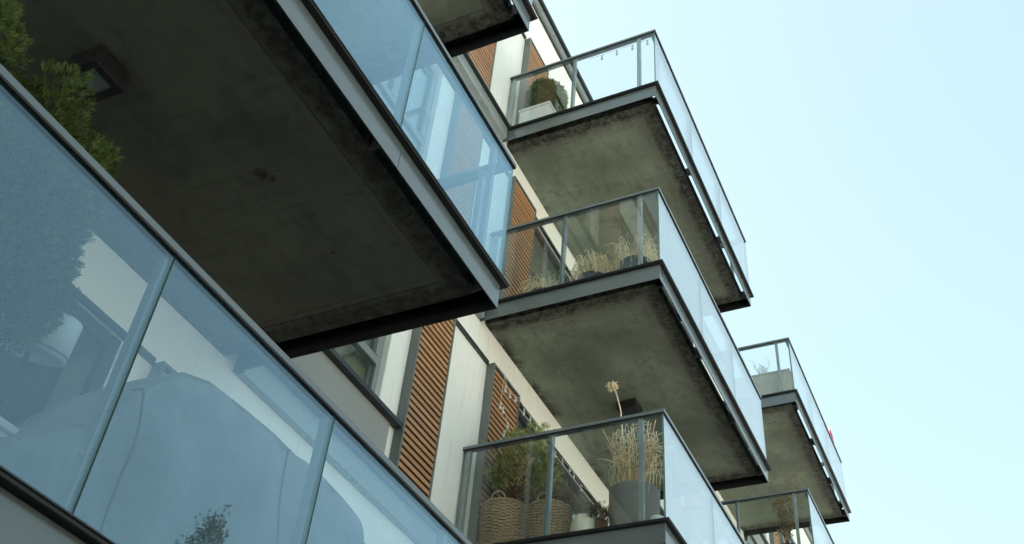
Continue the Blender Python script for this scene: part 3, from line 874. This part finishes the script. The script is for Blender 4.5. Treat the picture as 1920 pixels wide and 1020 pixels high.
t = thing('dried_ornamental_grass', 'tall straw coloured tangle of dried stalks curling up from the large grey planter', 'dried grass', (8.22, 3.02, FB1 + 0.58))
m = MB(); lv = MB()
g_ = random.Random(5)
cx, cy, cz = 8.20, 3.0, FB1 + 0.58
for i in range(44):
    a = g_.uniform(0, 2 * math.pi); q = g_.uniform(0, .12)
    curl(m, (cx + math.cos(a) * q, cy + math.sin(a) * q, cz), (math.cos(a) * .16 - .02, math.sin(a) * .20, 1), g_.uniform(.58, .78), g_.uniform(-.3, .3), g_.uniform(.006, .010), g=g_)
def arch(p0, az, L, up, drop, curl_, r, flat):
    pts = []; n = 20
    for q in range(n + 1):
        u = q / n
        rr = L * (u - .35 * u * u) * (1 - .35 * max(0, u - .6) / .4)
        ang = az + curl_ * u * u
        pts.append(Vector(p0) + Vector((math.cos(ang) * rr, math.sin(ang) * rr, up * math.sin(min(1, u * 1.25) * math.pi * .8) - drop * u ** 2.6)))
    if flat: lv.blade(pts, r, r * .4)
    else: lv.tube(pts, r, r * .45, 4)
for i in range(95):
    a = g_.uniform(0, 2 * math.pi); hz = g_.uniform(0.12, 0.62); q = .04 + .14 * hz
    arch((cx + math.cos(a) * q * .8, cy + math.sin(a) * q, cz + hz), a, g_.uniform(.16, .38), g_.uniform(.03, .15), g_.uniform(.05, .42), g_.uniform(-1.8, 1.8), g_.uniform(.0035, .0065), g_.random() < .5)
for i in range(64):
    a = g_.uniform(0, 2 * math.pi)
    curl(lv, (cx + math.cos(a) * .10, cy + math.sin(a) * .12 - .03, cz + g_.uniform(.3, .62)), (math.cos(a) * .9, math.sin(a) * .9, g_.uniform(-.2, .9)), g_.uniform(.22, .42), g_.choice((-1, 1)) * g_.uniform(4, 8), g_.uniform(.003, .006), 22, g_.random() < .5, g=g_)
for i in range(26):
    a = g_.uniform(0, 2 * math.pi)
    arch((cx + math.cos(a) * .12, cy + math.sin(a) * .12, cz + .03), a, g_.uniform(.10, .2), g_.uniform(.03, .10), g_.uniform(.15, .4), g_.uniform(-1, 1), .004, True)
for v in (m, lv):
    v.v = [(max(x, 7.74), max(y, 2.63), min(z, FB1 + 1.36)) for x, y, z in v.v]
part('stalks', m, MAT['straw'], t)
part('leaves', lv, MAT['straw_pale'], t)

t = thing('dried_flower', 'single pale dried flower head on a bare stalk above the handrail', 'dried flower', (8.2, 3.05, FB1 + 0.64))
part('stalk', MB().tube([(8.2, 3.05, FB1 + .6), (8.2, 3.12, FB1 + 1.1), (8.2, 3.16, FB1 + 1.6), (8.2, 3.20, FB1 + 1.78), (8.2, 3.235, FB1 + 1.90)], 0.008, 0.006, 6), MAT['straw_pale'], t)
m = MB()
for i in range(90):
    dv = Vector((g_.gauss(0, 1), g_.gauss(0, 1), g_.gauss(0, .8))).normalized()
    curl(m, Vector((8.2, 3.255, FB1 + 1.915)) + dv * 0.012, dv, g_.uniform(.04, .075), g_.uniform(1.5, 4.5), .009, 6, True, g=g_)
part('flower_head', m, MAT['straw_pale'], t)

# string lights in front of the shutter
def bulb(t, p, s=1.0):
    x, y, z = p
    b = part('bulb', MB().lathe([(0.006 * s, 0.0), (0.011 * s, -0.012 * s), (0.021 * s, -0.034 * s), (0.023 * s, -0.048 * s), (0.016 * s, -0.063 * s), (0.0, -0.068 * s)], x, y, z - .012, 14), MAT['bulb'], t)
    part('socket', MB().lathe([(0, 0.03), (0.009, 0.03), (0.011, 0.0), (0.010, -0.013), (0, -.013)], x, y, z - .002, 10), MAT['bulbcap'], b)
t = thing('string_lights', 'string of small pale bulbs draped over the cedar shutter above the conifer', 'string lights', (8.3, 4.45, FB1 + 2.1), 'string lights on the balconies')
bl = [(8.02, 7.84), (8.09, 8.11), (8.21, 8.11), (8.34, 8.14), (8.22, 7.72), (8.16, 7.58), (8.11, 7.40), (8.09, 7.83), (8.57, 8.12), (8.74, 8.15), (8.91, 8.14), (9.11, 8.14), (9.45, 8.10), (9.66, 8.12), (9.88, 8.15), (10.01, 8.14), (10.24, 8.10)]
for (x, z) in bl: bulb(t, (x, 4.45, z + 0.03), 0.75)
m = MB()
m.tube([(8.05, 4.45, 8.30), (8.03, 4.45, 8.1), (8.02, 4.45, 7.87), (8.09, 4.45, 7.86), (8.16, 4.45, 7.82), (8.22, 4.45, 7.76), (8.20, 4.45, 7.66), (8.16, 4.45, 7.62), (8.11, 4.45, 7.44)], 0.0028, n=5)
m.tube([(8.06, 4.45, 8.28), (8.12, 4.45, 8.16), (8.21, 4.45, 8.15), (8.34, 4.45, 8.18), (8.45, 4.45, 8.25), (8.57, 4.45, 8.17), (8.74, 4.45, 8.19), (8.91, 4.45, 8.185), (9.11, 4.45, 8.18), (9.45, 4.45, 8.15), (9.66, 4.45, 8.16), (9.88, 4.45, 8.19), (10.01, 4.45, 8.18), (10.24, 4.45, 8.15), (10.5, 4.45, 8.2)], 0.0028, n=5)
part('cable', m, MAT['cable'], t)
t = thing('string_lights', 'four small bulbs hanging under the handrail of the topmost balcony against the sky', 'string lights', (7.76, 3.0, 13.16), 'string lights on the balconies')
m = MB(); pp = []
for y in (3.31, 3.10, 2.88, 2.67):
    bulb(t, (7.775, y, 13.085), 0.8); pp += [(7.775, y, 13.12), (7.775, y - 0.1, 13.135)]
part('cable', m.tube([(7.775, 3.5, 13.13)] + pp, 0.0025, n=5), MAT['cable'], t)

# ---------------------------------------------------------------- middle balcony: three bowls of dried grass
FB2 = 9.024
for (x, y, r, h, sd, where) in [(8.05, 4.05, 0.20, 0.24, 1, 'nearest the wall, beside the cedar shutter'), (8.05, 3.45, 0.19, 0.31, 2, 'in the middle between the two balcony posts'), (8.05, 2.93, 0.20, 0.37, 3, 'in the outer corner behind the last post')]:
    t = thing('bowl_planter', 'dark bowl planter on the middle balcony, ' + where, 'planter', (x, y, FB2), 'dark planters on the middle balcony')
    part('body', MB().lathe([(0, 0), (r * .7, 0), (r * .92, h * .35), (r, h * .75), (r * .97, h), (r * .9, h), (r * .88, h * .93), (0, h * .93)], x, y, FB2, 40), MAT['pot_dark'], t)
    t = thing('dried_grass', 'drooping straw coloured grass in the dark planter ' + where, 'dried grass', (x, y, FB2 + h * .93), 'dried grasses on the middle balcony')
    m = MB(); g_ = random.Random(sd)
    for i in range(190 if sd > 1 else 130):
        a = g_.uniform(0, 2 * math.pi); q = g_.uniform(0.02, r * .7)
        up = g_.uniform(.08, .22) * (1.15 if sd > 1 else .7); out = r * g_.uniform(.6, 1.35); dn = g_.uniform(.0, .36)
        b0 = Vector((x + math.cos(a) * q, y + math.sin(a) * q, FB2 + h * .92))
        pts = []
        for k_ in range(11):
            s = k_ / 10
            rr = q + (out - q) * min(1, s * 1.5) ** .8
            zz = FB2 + h * .92 + up * math.sin(min(1, s * 1.6) * math.pi * .62) * 1.3 - dn * max(0, s - .45) ** 1.3 * 1.9
            pts.append((x + math.cos(a) * rr + g_.uniform(-.008, .008), y + math.sin(a) * rr + g_.uniform(-.008, .008), max(zz, FB2 + .01)))
        m.tube(pts, g_.uniform(.004, .0065), .003, 4)
        if g_.random() < .5: curl(m, pts[4], (math.cos(a), math.sin(a), .8), g_.uniform(.10, .22), g_.choice((-1, 1)) * g_.uniform(2.5, 8), .004, 12, g=g_)
    m.v = [(min(max(vx, 7.72), 8.9), min(max(vy, 2.62), 4.5), vz) for vx, vy, vz in m.v]
    part('blades', m, MAT['straw_pale'], t)

# ---------------------------------------------------------------- top balcony: clipped box in a white trough
FB3 = 12.024
t = thing('trough_planter', 'white rectangular trough on the top balcony holding the round clipped shrub', 'planter', (8.1, 4.33, FB3))
part('body', MB().box(7.88, 8.32, 4.10, 4.54, FB3, FB3 + 0.56).box(7.865, 8.335, 4.085, 4.555, FB3 + 0.56, FB3 + 0.60), MAT['white'], t, 0.006)
t = thing('clipped_shrub', 'round clipped green shrub in the white trough on the top balcony', 'shrub', (8.1, 4.3, FB3 + 0.58))
mb = MB(); P, d = lumpy(9000, (8.12, 4.27, FB3 + 0.95), (0.28, 0.28, 0.37), seed=9)
sprays(mb, P, d + rng.normal(size=d.shape) * .5, 0.036, 5, 0.8, 0.26)
part('foliage', mb, MAT['box'], t)
part('stem', MB().tube([(8.1, 4.3, FB3 + .5), (8.1, 4.3, FB3 + .9)], 0.02, 0.01, 8), MAT['twig'], t)

# ---------------------------------------------------------------- far column
def twiggy(x, y, z, h, w, n, seed, leaf=None, lsize=0.04, r=0.008, nl=4):
    g = random.Random(seed); st = MB(); lf = MB(); gg = np.random.default_rng(seed)
    for i in range(n):
        a = g.uniform(0, 2 * math.pi); hh = h * g.uniform(.55, 1)
        p = [Vector((x, y, z))]
        d = Vector((math.cos(a) * w / h * g.uniform(.2, 1), math.sin(a) * w / h * g.uniform(.2, 1), 1))
        for k_ in range(6):
            p.append(p[-1] + d * (hh / 6) + Vector((g.uniform(-.02, .02), g.uniform(-.02, .02), 0)))
        st.tube(p, r * .6, .0015, 4)
        for k_ in range(2, 7):
            for _ in range(3):
                e = p[k_] + Vector((g.uniform(-1, 1), g.uniform(-1, 1), g.uniform(.2, 1.2))) * .09
                st.tube([p[k_], e], .0022, .001, 3)
                if leaf is not None:
                    sprays(lf, np.array([e] * nl) + gg.normal(size=(nl, 3)) * .012, gg.normal(size=(nl, 3)), lsize, 2, .6, .3)
    return st, lf
FC1, FC2 = 9.124, 12.134
t = thing('bare_tree_sapling', 'slender potted sapling with curled yellow brown leaves on the lower far balcony', 'plant', (15.12, 3.03, FC1))
st, lf = twiggy(15.12, 3.02, FC1 + .35, 1.28, 0.32, 13, 4, MAT['gold'], 0.055)
part('stem', st, MAT['twig'], t); part('foliage', lf, MAT['gold'], t)
t = thing('flower_pot', 'dark tapered pot under the slender sapling on the lower far balcony', 'flower pot', (15.12, 3.02, FC1))
part('body', MB().lathe([(0, 0), (0.13, 0), (0.19, 0.36), (0.20, 0.38), (0.175, 0.38), (0.17, 0.34), (0, 0.34)], 15.12, 3.02, FC1), MAT['pot_dark'], t)
t = thing('box_planter', 'pale grey rectangular planter behind the glass of the upper far balcony', 'planter', (15.0, 3.0, FC2))
part('body', MB().box(14.86, 15.3, 2.62, 3.62, FC2, FC2 + 0.56).box(14.85, 15.31, 2.61, 3.63, FC2 + .56, FC2 + .59), MAT['planter_pale'], t, 0.006)
t = thing('bare_shrub', 'thin leafless grey shrub rising from the pale planter on the upper far balcony', 'shrub', (15.1, 3.05, FC2 + .55))
st, lf = twiggy(15.1, 3.12, FC2 + .56, 0.46, 0.22, 8, 8, None, r=.006)
part('stem', st, MAT['planter_grey'], t)
t = thing('closed_parasol', 'furled red parasol tip showing above the far balcony rail', 'parasol', (18.86, 2.66, FC2))
part('pole', MB().tube([(18.86, 2.655, FC2 + .03), (18.86, 2.655, FC2 + 1.88)], 0.012, n=10), MAT['white'], t)
m = MB(); vs = []; fs = []
for j, (rr, zz) in enumerate([(0.045, 1.25), (0.055, 1.32), (0.05, 1.5), (0.035, 1.7), (0.01, 1.86)]):
    for i in range(24):
        a = 2 * math.pi * i / 24; q = rr * (1 + .25 * math.cos(a * 6)); vs.append((18.86 + q * math.cos(a), 2.655 + q * math.sin(a), FC2 + zz))
for j in range(4):
    for i in range(24): fs.append((j * 24 + i, j * 24 + (i + 1) % 24, (j + 1) * 24 + (i + 1) % 24, (j + 1) * 24 + i))
part('canopy', m.add(vs, fs, True), MAT['red'], t)
part('base', MB().lathe([(0, 0), (.2, 0), (.2, .04), (.03, .06), (0, .06)], 18.72, 2.80, FC2), MAT['planter_grey'], t)

# ---------------------------------------------------------------- street tree opposite, mirrored in the near glass
def street_tree(x, y, h, label):
    t = thing('street_tree', label, 'tree', (x, y, 0.0))
    g = random.Random(3); tr = MB(); lf = MB(); gg = np.random.default_rng(3)
    tr.tube([(x, y, 0), (x + .05, y, h * .3), (x - .03, y + .05, h * .6), (x, y, h * .985)], 0.16, 0.012, 8)
    br = MB()
    for i in range(64):
        z0 = h * g.uniform(.22, .97); a = g.uniform(0, 2 * math.pi); ln = (h - z0) * .30 + .22
        p0 = Vector((x, y, z0)); p1 = p0 + Vector((math.cos(a) * ln, math.sin(a) * ln, ln * 1.05))
        pm = p0.lerp(p1, .5) - Vector((0, 0, ln * .12))
        br.tube([p0, pm, p1], 0.010 + ln * .014, .004, 5)
        n = int(50 + ln * 130)
        tt = gg.uniform(.25, 1.04, n)
        P = np.array([np.array(pm.lerp(p1, (q - .25) / .75)) for q in tt]) + gg.normal(size=(n, 3)) * (.06 + ln * .09)
        sprays(lf, P, gg.normal(size=(n, 3)) + np.array((0, 0, .2)), 0.08, 5, .8, .26)
    P = np.array((x, y, h)) + gg.normal(size=(200, 3)) * np.array((.07, .07, .3)) - np.array((0, 0, .35))
    sprays(lf, P, gg.normal(size=(200, 3)) + np.array((0, 0, .6)), 0.075, 5, .8, .26)
    trunk = part('trunk', tr, MAT['bark'], t); part('branches', br, MAT['bark'], trunk)
    part('crown', lf, MAT['street'], t)
street_tree(16.3, -10.9, 12.65, 'dark leafy street tree whose tip is mirrored at the bottom of the near balcony glass')
